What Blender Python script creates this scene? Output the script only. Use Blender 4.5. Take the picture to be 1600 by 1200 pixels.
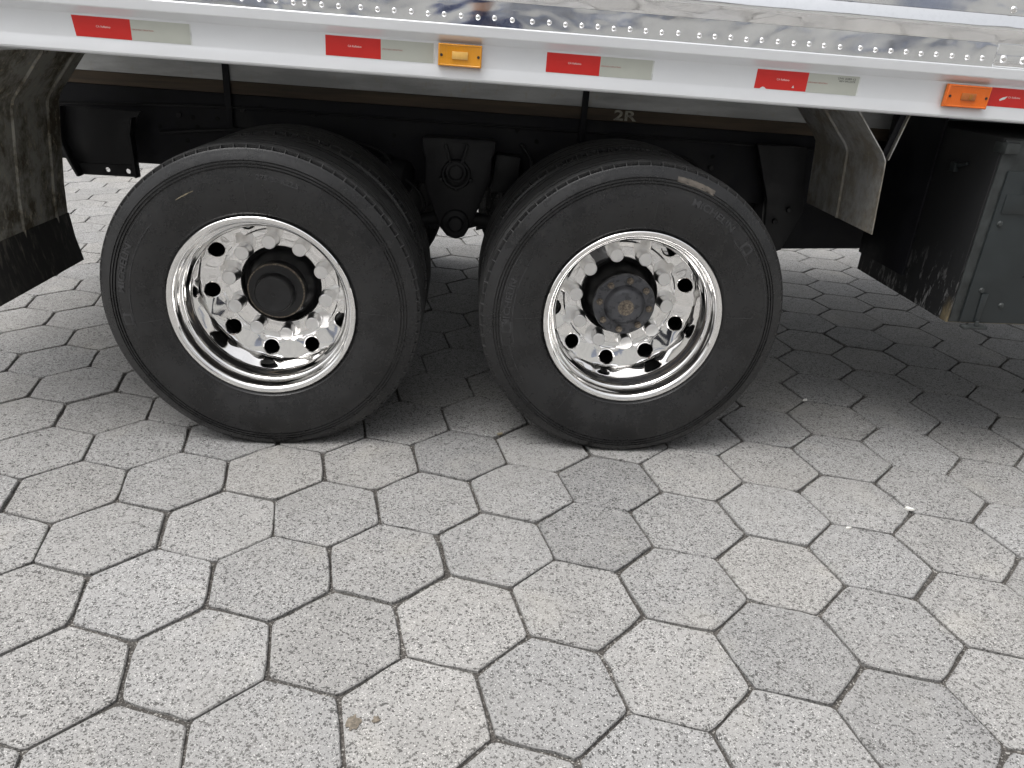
import bpy, bmesh, math, random
from mathutils import Matrix, Vector
for o in list(bpy.data.objects): bpy.data.objects.remove(o)
SC = bpy.context.scene
COL = SC.collection
PI = math.pi
# ---------------------------------------------------------------- camera
RC = ((0.99774278, -0.04378913, 0.05091029), (0.02747815, -0.42553035, -0.90452688), (0.06127232, 0.90388408, -0.42336659))
CAM = Vector((0.67271, -2.29387, 1.32115)); FPX = 1143.51
cd = bpy.data.cameras.new('camera'); cam = bpy.data.objects.new('camera', cd); COL.objects.link(cam)
cd.sensor_width = 36; cd.lens = FPX / 1600 * 36; cd.clip_start = 0.02; cd.clip_end = 2000
m3 = Matrix(((RC[0][0], -RC[1][0], -RC[2][0]), (RC[0][1], -RC[1][1], -RC[2][1]), (RC[0][2], -RC[1][2], -RC[2][2])))
cam.matrix_world = Matrix.Translation(CAM) @ m3.to_4x4()
SC.camera = cam
SC.render.resolution_x = 1024; SC.render.resolution_y = 768
# ---------------------------------------------------------------- light
SUN_EL, SUN_AZ = math.radians(70), math.radians(-110)          # azimuth from +Y towards +X
w = bpy.data.worlds.new('World'); SC.world = w; w.use_nodes = True
wn = w.node_tree; bg = wn.nodes['Background']
sky = wn.nodes.new('ShaderNodeTexSky'); sky.sky_type = 'NISHITA'; sky.sun_disc = False
sky.sun_elevation = SUN_EL; sky.sun_rotation = SUN_AZ; sky.dust_density = 6; sky.air_density = 1.2
hs = wn.nodes.new('ShaderNodeHueSaturation'); hs.inputs['Saturation'].default_value = 0.16
wn.links.new(sky.outputs[0], hs.inputs['Color']); wn.links.new(hs.outputs[0], bg.inputs['Color'])
bg.inputs['Strength'].default_value = 0.15
sd = bpy.data.lights.new('sun', 'SUN'); sd.energy = 1.4; sd.angle = math.radians(45); sd.color = (1, 0.985, 0.965)
sun = bpy.data.objects.new('sun', sd); COL.objects.link(sun)
sdir = Vector((math.sin(SUN_AZ) * math.cos(SUN_EL), math.cos(SUN_AZ) * math.cos(SUN_EL), math.sin(SUN_EL)))
sun.rotation_euler = sdir.to_track_quat('Z', 'Y').to_euler(); sun.location = sdir * 30
vs = SC.view_settings; vs.view_transform = 'Standard'; vs.look = 'None'; vs.gamma = 1; vs.use_curve_mapping = False
vs.exposure = 0.62
SC.render.engine = 'CYCLES'
SC.cycles.max_bounces = 8; SC.cycles.glossy_bounces = 6; SC.cycles.diffuse_bounces = 3
SC.cycles.sample_clamp_indirect = 6

# ---------------------------------------------------------------- materials
def nm(name):
    m = bpy.data.materials.new(name); m.use_nodes = True
    nt = m.node_tree; return m, nt, nt.nodes['Principled BSDF']
class NB:
    """tiny node helper"""
    def __init__(s, nt): s.nt = nt
    def n(s, t, **kw):
        x = s.nt.nodes.new(t)
        for k, v in kw.items(): setattr(x, k, v)
        return x
    def l(s, a, b): s.nt.links.new(a, b)
    def pos(s, scale=(1, 1, 1), obj=False):
        mp = s.n('ShaderNodeMapping'); mp.inputs['Scale'].default_value = scale
        if obj: s.l(s.n('ShaderNodeTexCoord').outputs['Object'], mp.inputs['Vector'])
        else: s.l(s.n('ShaderNodeNewGeometry').outputs['Position'], mp.inputs['Vector'])
        return mp.outputs[0]
    def noise(s, v, scale, detail=4, rough=.6, dist=0):
        x = s.n('ShaderNodeTexNoise'); s.l(v, x.inputs['Vector'])
        x.inputs['Scale'].default_value = scale; x.inputs['Detail'].default_value = detail
        x.inputs['Roughness'].default_value = rough; x.inputs['Distortion'].default_value = dist
        return x.outputs['Fac']
    def voro(s, v, scale, out='Color', feature='F1'):
        x = s.n('ShaderNodeTexVoronoi', feature=feature); s.l(v, x.inputs['Vector']); x.inputs['Scale'].default_value = scale
        return x.outputs[out]
    def ramp(s, f, pts, interp='LINEAR'):
        x = s.n('ShaderNodeValToRGB'); x.color_ramp.interpolation = interp
        e = x.color_ramp.elements
        while len(e) < len(pts): e.new(0.5)
        for i, (p, c) in enumerate(pts):
            e[i].position = p; e[i].color = (c, c, c, 1) if isinstance(c, (int, float)) else (*c, 1)
        s.l(f, x.inputs[0]); return x.outputs[0]
    def mix(s, f, a, b, mode='MIX'):
        x = s.n('ShaderNodeMix', data_type='RGBA', blend_type=mode)
        for k_, v in ((0, f), (6, a), (7, b)):
            sock = x.inputs[k_]
            if isinstance(v, (int, float)): sock.default_value = v if k_ == 0 else (v, v, v, 1)
            elif isinstance(v, tuple): sock.default_value = (*v, 1)
            else: s.l(v, sock)
        return x.outputs[2]
    def math(s, op, a, b=0.0):
        x = s.n('ShaderNodeMath', operation=op)
        for i, v in enumerate((a, b)):
            if isinstance(v, (int, float)): x.inputs[i].default_value = v
            else: s.l(v, x.inputs[i])
        return x.outputs[0]
    def bump(s, h, strength, dist, bsdf, nrm=None):
        x = s.n('ShaderNodeBump'); x.inputs['Strength'].default_value = strength; x.inputs['Distance'].default_value = dist
        s.l(h, x.inputs['Height'])
        if nrm: s.l(nrm, x.inputs['Normal'])
        s.l(x.outputs[0], bsdf.inputs['Normal']); return x.outputs[0]
def simple(name, col, rough=.5, metal=0., var=0.25, scale=30, bump=0.0, bscale=120, rvar=0.15, spec=.5, obj=False, stretch=(1, 1, 1)):
    m, nt, b = nm(name); B = NB(nt); v = B.pos(stretch, obj)
    f = B.noise(v, scale, 5)
    lo = tuple(c * (1 - var) for c in col); hi = tuple(min(1, c * (1 + var)) for c in col)
    B.l(B.mix(B.ramp(f, [(.3, 0.), (.7, 1.)]), lo, hi), b.inputs['Base Color'])
    B.l(B.ramp(f, [(.3, max(.02, rough - rvar)), (.7, min(1, rough + rvar))]), b.inputs['Roughness'])
    b.inputs['Metallic'].default_value = metal; b.inputs['Specular IOR Level'].default_value = spec
    if bump: B.bump(B.noise(v, bscale, 3), bump, .002, b)
    return m
M = {}
def concrete(name, island):
    m, nt, b = nm(name); B = NB(nt); v = B.pos()
    if island: rnd = B.n('ShaderNodeNewGeometry').outputs['Random Per Island']
    else: rnd = B.n('ShaderNodeObjectInfo').outputs['Random']
    # offset the texture per paver so that the grain does not run on across joints
    cmb = B.n('ShaderNodeCombineXYZ'); B.l(B.math('MULTIPLY', rnd, 37.0), cmb.inputs[2])
    va = B.n('ShaderNodeVectorMath', operation='ADD'); B.l(v, va.inputs[0]); B.l(cmb.outputs[0], va.inputs[1]); v = va.outputs[0]
    big = B.noise(v, 7, 2, .6); fine = B.noise(v, 420, 2, .7); mid = B.noise(v, 60, 3, .65)
    base = B.mix(B.ramp(big, [(.3, 0.), (.7, 1.)]), (.285, .282, .276), (.345, .341, .334))
    base = B.mix(B.ramp(mid, [(.35, .5), (.65, 0.)]), base, (.235, .2325, .229))
    # pits and dark stones, sharply edged; the share of them changes from paver to paver
    def specks(scale, share, col, base, stretchy=1.0):
        mp = B.n('ShaderNodeMapping'); mp.inputs['Scale'].default_value = (1, stretchy, 1); mp.inputs['Rotation'].default_value = (0, 0, scale)
        B.l(v, mp.inputs[0])
        wob = B.n('ShaderNodeVectorMath', operation='MULTIPLY_ADD')
        nz = B.n('ShaderNodeTexNoise'); nz.inputs['Scale'].default_value = scale * 1.4; nz.inputs['Detail'].default_value = 0; B.l(mp.outputs[0], nz.inputs['Vector'])
        B.l(nz.outputs['Color'], wob.inputs[0]); wob.inputs[1].default_value = (1.1 / scale,) * 3; B.l(mp.outputs[0], wob.inputs[2])
        vc = B.n('ShaderNodeTexVoronoi'); vc.inputs['Scale'].default_value = scale; B.l(wob.outputs[0], vc.inputs['Vector'])
        sep = B.n('ShaderNodeSeparateColor'); B.l(vc.outputs['Color'], sep.inputs[0])
        pick = B.math('LESS_THAN', sep.outputs[0], share)
        size = B.math('MULTIPLY', sep.outputs[1], .55)
        near = B.math('LESS_THAN', vc.outputs['Distance'], B.math('ADD', size, .14))
        f = B.math('MULTIPLY', pick, near)
        return B.mix(f, base, col), f
    share = B.math('ADD', B.math('MULTIPLY', rnd, .22), .42)
    base, f1 = specks(235, share, (.075, .073, .071), base)
    base, f2 = specks(125, .20, (.06, .058, .056), base, 1.25)
    base, f3 = specks(330, .15, (.52, .51, .495), base)
    base = B.mix(B.ramp(fine, [(.34, .65), (.58, 0.)]), base, (.14, .138, .135))
    # slow grime
    grime = B.noise(B.pos((1, 1, 1)), 1.7, 5, .6)
    drip = B.noise(B.pos((1, 1, 1)), 9.5, 4, .55, .6)
    base = B.mix(B.ramp(drip, [(.66, 0.), (.76, .34)]), base, (.16, .15, .138))
    base = B.mix(B.ramp(B.noise(B.pos((1, 1, 1)), 4.3, 3, .5), [(.58, 0.), (.75, .22)]), base, (.42, .40, .355))
    base = B.mix(B.ramp(grime, [(.46, 0.), (.74, .40)]), base, (.25, .242, .228))
    if island: tint = B.ramp(rnd, [(0, (.88, .88, .88)), (.5, (.97, .965, .955)), (1, (1.05, 1.04, 1.02))])
    else: tint = B.n('ShaderNodeObjectInfo').outputs['Color']
    base = B.mix(1.0, base, tint, 'MULTIPLY')
    B.l(base, b.inputs['Base Color'])
    b.inputs['Roughness'].default_value = .88; b.inputs['Specular IOR Level'].default_value = .3
    h = B.math('SUBTRACT', B.math('MULTIPLY', fine, .5), B.math('ADD', f2, B.math('MULTIPLY', f1, .6)))
    B.bump(B.math('ADD', h, B.math('MULTIPLY', mid, .6)), .55, .0015, b)
    return m
M['paver'] = concrete('paver concrete', False)
M['pavers'] = concrete('paver concrete field', True)
def joint():
    m, nt, b = nm('joint sand'); B = NB(nt); v = B.pos()
    c = B.voro(v, 300); sp = B.n('ShaderNodeSeparateColor'); B.l(c, sp.inputs[0])
    col = B.ramp(sp.outputs[0], [(0, (.035, .032, .029)), (.6, (.075, .069, .063)), (.86, (.13, .12, .11)), (.94, (.34, .33, .31))])
    B.l(B.mix(B.ramp(B.noise(v, 5), [(.4, 0.), (.65, .6)]), col, (.03, .027, .024)), b.inputs['Base Color'])
    b.inputs['Roughness'].default_value = .95; B.bump(sp.outputs[0], .8, .003, b); return m
M['joint'] = joint()
M['far_ground'] = simple('far paving', (.33, .326, .315), .9, 0, .2, 3)
def rubber():
    m, nt, b = nm('tyre rubber'); B = NB(nt); v = B.pos(obj=True)
    n1 = B.noise(v, 6, 5, .65); n2 = B.noise(v, 45, 5, .7); n3 = B.noise(v, 900, 2); n4 = B.noise(B.pos((1, 1, 1), True), 17, 4, .6, 1.2)
    c = B.mix(B.ramp(n1, [(.35, 0.), (.7, 1.)]), (.008, .008, .0085), (.021, .021, .022))
    c = B.mix(B.ramp(n2, [(.56, 0.), (.8, .55)]), c, (.045, .042, .038))
    c = B.mix(B.ramp(n4, [(.62, 0.), (.74, .5)]), c, (.006, .006, .006))
    B.l(c, b.inputs['Base Color'])
    B.l(B.ramp(B.math('ADD', B.math('MULTIPLY', n1, .55), B.math('MULTIPLY', n2, .45)), [(.38, .20), (.62, .37)]), b.inputs['Roughness'])
    b.inputs['Specular IOR Level'].default_value = .52
    B.bump(B.math('ADD', n3, B.math('MULTIPLY', n2, 2.)), .3, .0008, b); return m
M['rubber'] = rubber()
M['tread'] = simple('tread rubber', (.030, .030, .030), .62, 0, .4, 25, .3, 300)
M['worn'] = simple('dusty glint rubber', (.06, .06, .06), .6, 0, .4, 60)  # lighter grey paints bright edge reflections and wear dust on the tie bars
def chrome(name, col, rough, wav=0.0, wscale=(1, 1, 1), wsc=4, fine=.02):
    m, nt, b = nm(name); B = NB(nt); v = B.pos(wscale)
    b.inputs['Base Color'].default_value = (*col, 1); b.inputs['Metallic'].default_value = 1
    n = B.noise(B.pos(), 25, 5, .7)
    B.l(B.ramp(n, [(.4, rough), (.75, rough + .07)]), b.inputs['Roughness'])
    B.l(B.mix(B.ramp(B.noise(B.pos(), 60, 5, .7), [(.5, 0.), (.8, .25)]), col, tuple(c * .72 for c in col)), b.inputs['Base Color'])
    if wav: B.bump(B.noise(v, wsc, 3, .45, .4), wav, .05, b)
    return m
M['chrome'] = chrome('polished wheel alloy', (.95, .94, .925), .03, .0)
M['nut'] = chrome('nut cover', (.88, .87, .86), .16, .0)
M['nutcap'] = chrome('satin nut cover', (.86, .855, .85), .30, .0)
M['panel'] = chrome('polished side panel', (.90, .905, .91), .045, .11, (1.0, 1, 2.0), 2.2)
def alu(name, col, rough, metal, dirt=0.0, dirtcol=(.10, .085, .06), stretch=(2, 2, 30), ds=(9, 9, 6.5), ss=(34, 34, 20)):
    m, nt, b = nm(name); B = NB(nt)
    n = B.noise(B.pos((1, 1, 1)), 6, 5); st = B.noise(B.pos(stretch), 8, 4)
    c = B.mix(B.ramp(n, [(.4, 0.), (.75, .22)]), col, tuple(x * .82 for x in col))
    if dirt:
        d = B.noise(B.pos(ds), 1, 6, .72); sp = B.noise(B.pos(ss), 1, 5, .75)
        c = B.mix(B.ramp(d, [(.42, 0.), (.58, dirt)]), c, dirtcol)
        c = B.mix(B.ramp(sp, [(.57, 0.), (.64, dirt)]), c, (.46, .41, .31))
        B.l(B.ramp(d, [(.38, rough), (.68, .85)]), b.inputs['Roughness'])
    else: B.l(B.ramp(st, [(.3, rough - .06), (.7, rough + .08)]), b.inputs['Roughness'])
    B.l(c, b.inputs['Base Color']); b.inputs['Metallic'].default_value = metal
    B.bump(st, .025, .001, b); return m
M['rail'] = alu('anodised rail', (.80, .815, .835), .34, .40, stretch=(.6, 6, 9))
M['fender'] = alu('muddy aluminium', (.52, .52, .51), .36, .65, .8, (.18, .155, .115), ss=(85, 85, 40))
M['fender_dark'] = alu('caked aluminium', (.36, .35, .31), .5, .4, .95, (.085, .070, .045), ss=(60, 60, 26))
M['runner'] = alu('dull floor bearer', (.55, .56, .56), .5, .35, .35, (.25, .25, .245), ds=(1.5, 3, 9))
M['wood'] = simple('stained wood', (.088, .066, .046), .8, 0, .45, 5, .3, 60, stretch=(.6, 6, 12))
M['frame'] = simple('chassis black', (.0095, .0097, .0125), .55, 0, .5, 12, .1, 200, spec=.25)
M['cast'] = simple('cast bracket black', (.012, .012, .0135), .5, 0, .4, 14, .35, 260, spec=.35)
M['blackhole'] = simple('hole black', (.004, .004, .004), .9, 0, .2)
M['hub'] = simple('hub black', (.014, .014, .015), .45, 0, .5, 40, .2, 200)
M['hubsteel'] = simple('hub paint worn', (.085, .087, .096), .32, .2, .4, 30, .15, 200)
def rusty():
    m, nt, b = nm('rusty steel'); B = NB(nt); n = B.noise(B.pos(), 130, 5, .7)
    B.l(B.ramp(n, [(.35, (.07, .064, .058)), (.5, (.20, .165, .13)), (.7, (.46, .40, .32))]), b.inputs['Base Color'])
    b.inputs['Roughness'].default_value = .65; b.inputs['Metallic'].default_value = .35; B.bump(n, .5, .001, b); return m
M['rust'] = rusty()
def mudflap():
    m, nt, b = nm('mud flap'); B = NB(nt)
    z = B.n('ShaderNodeSeparateXYZ'); B.l(B.n('ShaderNodeNewGeometry').outputs['Position'], z.inputs[0])
    st = B.noise(B.pos((60, 60, 14)), 1, 5, .7); c0 = B.noise(B.pos((5, 5, 3)), 1, 4)
    f = B.math('MULTIPLY', B.ramp(st, [(.50, 0.), (.66, 1.)]), B.ramp(c0, [(.38, .1), (.6, .8)]))
    B.l(B.mix(f, (.018, .017, .016), (.19, .172, .14)), b.inputs['Base Color']); b.inputs['Roughness'].default_value = .75
    B.bump(st, .3, .002, b); return m
M['flap'] = mudflap()
def boxside():
    m, nt, b = nm('splashed box side'); B = NB(nt)
    p = B.n('ShaderNodeSeparateXYZ'); B.l(B.n('ShaderNodeNewGeometry').outputs['Position'], p.inputs[0])
    st = B.noise(B.pos((45, 45, 13)), 1, 5, .72)
    low = B.ramp(p.outputs[2], [(.55, 1.), (.78, 0.)])      # road splash reaches only so high
    f = B.math('MULTIPLY', B.ramp(st, [(.56, 0.), (.62, 1.)]), low)
    col = B.mix(f, (.011, .0115, .0125), (.17, .17, .17))
    e = B.math('MULTIPLY', B.ramp(B.math('ADD', p.outputs[1], B.math('MULTIPLY', st, .10)), [(.03, 1.), (.09, 0.)]), B.ramp(B.math('ADD', p.outputs[2], B.math('MULTIPLY', st, .12)), [(.60, 1.), (.68, 0.)]))
    B.l(B.mix(e, col, (.26, .21, .12)), b.inputs['Base Color']); b.inputs['Roughness'].default_value = .6
    B.bump(f, .4, .002, b); return m
M['boxside'] = boxside()
M['box'] = simple('toolbox paint', (.019, .024, .0255), .42, 0, .22, 8, .1, 150)
M['box_edge'] = simple('toolbox worn edge', (.032, .036, .036), .5, .1, .5, 25)
M['bodywhite'] = simple('cargo body', (.62, .63, .63), .45, .1, .08)
M['red'] = simple('red tape', (.62, .021, .016), .32, 0, .06, 6, 0, 120, .03)
M['white_tape'] = simple('white tape', (.50, .515, .46), .35, .0, .05, 9, 0, 120, .03)
M['ink_red'] = simple('ink red', (.40, .10, .08), .5); M['ink_white'] = simple('ink pale', (.80, .55, .52), .5)
M['ink_black'] = simple('ink black', (.03, .03, .03), .5)
M['tape_edge'] = simple('tape edge', (.72, .74, .72), .35)
def amber(name, col):
    m, nt, b = nm(name); B = NB(nt)
    g = B.n('ShaderNodeTexWave'); g.inputs['Scale'].default_value = 45; B.l(B.pos((1, 0, 0)), g.inputs['Vector'])
    B.l(B.mix(B.noise(B.pos(), 18), tuple(c * .85 for c in col), tuple(min(1, c * 1.1) for c in col)), b.inputs['Base Color'])
    b.inputs['Roughness'].default_value = .16; b.inputs['Coat Weight'].default_value = .4
    B.bump(g.outputs['Fac'], .12, .001, b); return m
M['amber'] = amber('amber lens', (.72, .30, .015)); M['amber_pale'] = amber('lamp bulb window', (.78, .46, .12))
M['orange'] = amber('orange lens', (.72, .135, .004)); M['orange_dark'] = amber('orange lens core', (.42, .12, .02))
M['amber_base'] = simple('lamp gasket', (.40, .15, .02), .4)
M['chalk'] = simple('chalk', (.36, .345, .285), .7, 0, .6, 60)
M['scuff'] = simple('scuff', (.24, .205, .14), .8, 0, .35, 120)
M['residue'] = simple('sticker residue', (.115, .10, .085), .7, 0, .35, 50)
M['ridge'] = simple('moulded rubber', (.036, .036, .038), .34, 0, .2, 40)
M['navy'] = simple('navy cloth', (.03, .04, .085), .85, 0, .25, 20); M['denim'] = simple('dark trousers', (.03, .032, .045), .85)
M['skin'] = simple('skin', (.45, .27, .19), .5, 0, .08); M['hair'] = simple('hair', (.015, .012, .01), .6)
M['wall'] = simple('added wall', (.73, .72, .695), .85, 0, .1, 2); M['door'] = simple('door blue grey', (.33, .36, .45), .5)
M['roof'] = simple('roof sheet', (.34, .34, .35), .6); M['phone'] = simple('phone', (.01, .01, .012), .2)
M['mud'] = simple('dried mud', (.14, .12, .095), .95, 0, .55, 160, .8, 300)
M['paper'] = simple('paper scrap', (.75, .74, .70), .7)

# ---------------------------------------------------------------- mesh helpers
class MB:
    def __init__(s): s.v = []; s.f = []; s.m = []; s.sm = []; s.cm = 0; s.csm = False
    def add(s, v, f):
        o = len(s.v); s.v += [tuple(x) for x in v]
        for q in f: s.f.append([o + i for i in q]); s.m.append(s.cm); s.sm.append(s.csm)
        return s
    def box(s, x0, x1, y0, y1, z0, z1):
        v = [(x, y, z) for z in (z0, z1) for y in (y0, y1) for x in (x0, x1)]
        return s.add(v, [(0, 2, 3, 1), (4, 5, 7, 6), (0, 1, 5, 4), (2, 6, 7, 3), (0, 4, 6, 2), (1, 3, 7, 5)])
    def prism_y(s, pts, y0, y1):            # polygon in XZ, extruded along Y
        n = len(pts); v = [(x, y0, z) for x, z in pts] + [(x, y1, z) for x, z in pts]
        return s.add(v, [tuple(range(n)), tuple(range(2 * n - 1, n - 1, -1))] + [(i, i + n, (i + 1) % n + n, (i + 1) % n) for i in range(n)])
    def prism_x(s, pts, x0, x1, cap=True):            # polygon in YZ, extruded along X
        n = len(pts); v = [(x0, y, z) for y, z in pts] + [(x1, y, z) for y, z in pts]
        f = [(i, (i + 1) % n, (i + 1) % n + n, i + n) for i in range(n)]
        if cap: f += [tuple(range(n - 1, -1, -1)), tuple(range(n, 2 * n))]
        return s.add(v, f)
    def revolve(s, prof, n=96, a0=0, fn=None):        # prof: (y, r); axis = local Y
        o = len(s.v); k = len(prof)
        for i in range(n):
            a = a0 + 2 * PI * i / n; c, sn = math.cos(a), math.sin(a)
            for (y, r) in prof: s.v.append((r * c, y, r * sn))
        for i in range(n):
            j = (i + 1) % n
            for t in range(k - 1):
                s.f.append([o + i * k + t, o + i * k + t + 1, o + j * k + t + 1, o + j * k + t]); s.m.append(s.cm); s.sm.append(s.csm)
        return s
    def cyl(s, p0, p1, r, n=16, r1=None):
        p0 = Vector(p0); p1 = Vector(p1); d = (p1 - p0).normalized()
        u = d.orthogonal().normalized(); w_ = d.cross(u); r1 = r if r1 is None else r1
        v = [p0 + (u * math.cos(2 * PI * i / n) + w_ * math.sin(2 * PI * i / n)) * r for i in range(n)]
        v += [p1 + (u * math.cos(2 * PI * i / n) + w_ * math.sin(2 * PI * i / n)) * r1 for i in range(n)]
        return s.add(v, [(i, (i + 1) % n, (i + 1) % n + n, i + n) for i in range(n)] + [tuple(range(n - 1, -1, -1)), tuple(range(n, 2 * n))])
    def mesh(s, name, mats, bevel=0, seg=2, sharp=35, smooth=True):
        me = bpy.data.meshes.new(name); me.from_pydata(s.v, [], s.f)
        for m in mats: me.materials.append(M[m])
        for i, p in enumerate(me.polygons): p.material_index = s.m[i]
        bm = bmesh.new(); bm.from_mesh(me)
        bmesh.ops.remove_doubles(bm, verts=bm.verts, dist=1e-6)
        bmesh.ops.recalc_face_normals(bm, faces=bm.faces)
        if bevel:
            ed = [e for e in bm.edges if len(e.link_faces) == 2 and e.calc_face_angle() > math.radians(30)]
            bmesh.ops.bevel(bm, geom=ed, offset=bevel, segments=seg, profile=.5, affect='EDGES', clamp_overlap=True)
        for f in bm.faces: f.smooth = smooth
        bm.to_mesh(me); bm.free()
        if smooth: me.set_sharp_from_angle(angle=math.radians(sharp))
        return me
def obj(name, me, parent=None, loc=(0, 0, 0), rot=(0, 0, 0), label=None):
    o = bpy.data.objects.new(name, me); COL.objects.link(o); o.parent = parent; o.location = loc; o.rotation_euler = rot
    if label: o['label'] = label
    return o
def tag(o, label, cat, group=None, kind=None):
    if label: o['label'] = label
    if cat: o['category'] = cat
    if group: o['group'] = group
    if kind: o['kind'] = kind
    return o
def text_verts(txt, size, extrude, xscale=1.0, bold=0.0):
    cu = bpy.data.curves.new('t', 'FONT'); cu.body = txt; cu.size = size; cu.extrude = extrude; cu.align_x = 'CENTER'; cu.align_y = 'CENTER'
    cu.resolution_u = 3; cu.offset = bold
    o = bpy.data.objects.new('t', cu); COL.objects.link(o)
    dg = bpy.context.evaluated_depsgraph_get(); me = o.evaluated_get(dg).to_mesh()
    v = [(p.co.x * xscale, p.co.y, p.co.z) for p in me.vertices]; f = [tuple(p.vertices) for p in me.polygons]
    o.evaluated_get(dg).to_mesh_clear(); bpy.data.objects.remove(o); bpy.data.curves.remove(cu)
    return v, f

# ---------------------------------------------------------------- ground
HS, HA, HO = 0.1776482, 0.21806096, (0.67323298, -0.87293018)
def lat(x, y):
    c, s = math.cos(HA), math.sin(HA); return HO[0] + HS * (c * x - s * y), HO[1] + HS * (s * x + c * y)
def project(x, y, z):
    d = (x - CAM.x, y - CAM.y, z - CAM.z); c = [sum(r[i] * d[i] for i in range(3)) for r in RC]
    return (800 + FPX * c[0] / c[2], 600 + FPX * c[1] / c[2], c[2]) if c[2] > .05 else (1e9, 1e9, -1)
g = MB(); S = 600
g.add([(-S, -S, -.060), (S, -S, -.060), (S, S, -.060), (-S, S, -.060)], [(0, 1, 2, 3)])
ground = obj('ground', g.mesh('ground', ['far_ground'], smooth=False)); tag(ground, None, None, None, 'structure')
rng = random.Random(7)
def paver_mesh(bm_rng, r_in):
    """one hexagonal block with a worn, slightly ragged arris; origin at the centre of its top"""
    R = r_in / math.cos(PI / 6); mb = MB(); rings = []
    out = []
    for k in range(6):
        a = PI / 2 - k * PI / 3; b = a - PI / 3
        p = Vector((math.cos(a), math.sin(a))) * R; q_ = Vector((math.cos(b), math.sin(b))) * R
        for t in (0.04, .30, .52, .75, .96):
            out.append(p.lerp(q_, t) * (1 + bm_rng.uniform(-.008, .003) - (bm_rng.uniform(.010, .032) if (t in (.04, .96) and bm_rng.random() < .22) or bm_rng.random() < .05 else 0)))
    n = len(out)
    v = []
    for p in out: v.append((p.x * .982, p.y * .982, 0))
    for p in out: v.append((p.x, p.y, -.0032 + bm_rng.uniform(-.001, .001)))
    for p in out: v.append((p.x * .995, p.y * .995, -.05))
    f = [tuple(range(n - 1, -1, -1))]
    for i in range(n):
        j = (i + 1) % n
        f += [(i, j, n + j, n + i), (n + i, n + j, 2 * n + j, 2 * n + i)]
    return v, f
PV = [paver_mesh(rng, HS * math.cos(PI / 6) - .0039) for _ in range(14)]
PVM = []
for v, f in PV:
    mb = MB(); mb.add(v, f); PVM.append(mb.mesh('paver', ['paver'], smooth=False))
field = []
for j in range(-34, 46):
    for i in range(-60, 61):
        x, y = lat(math.sqrt(3) * (i + j / 2), 1.5 * j)
        if not (-7 < x < 8.5 and -6.5 < y < 10): continue
        u, vv, dep = project(x, y, 0)
        vis = dep > 0 and -150 < u < 1750 and 225 < vv < 1380
        if vis:                                   # pavers that the truck's wheels and boxes cover show least
            for (a, b, c, d) in ((150, 215, 640, 600), (760, 240, 1215, 620), (640, 180, 780, 330), (1390, 190, 1700, 480), (-200, 0, 90, 420)):
                if a < u < c and b < vv < d: vis = False
            if vv < 400 and 640 < u: vis = vis and (u < 780 or u > 1230) and (1215 < u < 1360 or u < 780)
            if vv < 450 and u < 160 and u < 130 - (450 - vv) * .1: vis = False
        field.append((-dep if False else (dep if vis else 1e6), x, y, u, vv))
field.sort()
pavement = MB()
pavement.add([(-7.2, -6.7, -.013), (8.7, -6.7, -.013), (8.7, 10.2, -.013), (-7.2, 10.2, -.013)], [(0, 1, 2, 3)])
pav = obj('pavement', pavement.mesh('pavement', ['joint'], smooth=False)); tag(pav, None, None, None, 'structure')
mass = MB(); nsingle = 0
dark_at = ((930, 822), (952, 742), (1240, 1010), (812, 1175), (1395, 1130), (880, 780), (1000, 740), (240, 640), (700, 700))
light_at = ((760, 965), (930, 1085), (430, 735), (640, 1110), (1180, 730), (1220, 905), (1060, 1010))
for (dep, x, y, u, vv) in field:
    k = rng.randrange(14); rz = HA + rng.randrange(6) * PI / 3 + rng.gauss(0, .006)
    dx, dy, dz = rng.gauss(0, .0009), rng.gauss(0, .0009), rng.uniform(-.0035, .001)
    tx, ty = rng.gauss(0, .006), rng.gauss(0, .006)
    if dep < 1e5 and nsingle < 300:
        o = obj('paver', PVM[k], pav, (x + dx, y + dy, dz - .001), (tx, ty, rz)); nsingle += 1
        t = min(1.08, max(.88, rng.gauss(.98, .03))); yb = rng.uniform(-.010, .010)
        for (a, b) in dark_at:
            if abs(a - u) < 45 and abs(b - vv) < 30: t = .83 + rng.uniform(0, .05); yb = -.01
        for (a, b) in light_at:
            if abs(a - u) < 45 and abs(b - vv) < 30: t = 1.05; yb = .010
        o.color = (t * (1 + yb * .6), t, t * (1 - yb), 1)
    else:
        c, s = math.cos(rz), math.sin(rz)
        mass.add([(x + dx + c * p[0] - s * p[1], y + dy + s * p[0] + c * p[1], p[2] + dz - .001) for p in PV[k][0]], PV[k][1])
o = obj('paver_field', mass.mesh('paver_field', ['pavers'], smooth=False), pav); tag(o, None, None, None, 'stuff')

# ---------------------------------------------------------------- truck
truck = bpy.data.objects.new('truck', None); COL.objects.link(truck); truck.location = (0.61, 0, 0)
tag(truck, 'truck with polished riveted aluminium side, two chromed rear axles and red white tape', 'truck')
T0 = Vector((0.61, 0, 0))
PITCH = 0.021; BZ = 1.228
def tp(name, me, label=None):                       # part in world axes
    return obj(name, me, truck, -T0, (0, 0, 0), label)
def bp(name, me, label=None):                       # part in the pitched body frame: origin at (0,0,BZ)
    return obj(name, me, truck, Vector((0, 0, BZ)) - T0, (0, PITCH, 0), label)
def bsub(name, me, parent, loc=(0, 0, 0), rot=(0, 0, 0), label=None):
    return obj(name, me, parent, loc, rot, label)
X0, X1 = -1.70, 4.6
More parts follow.
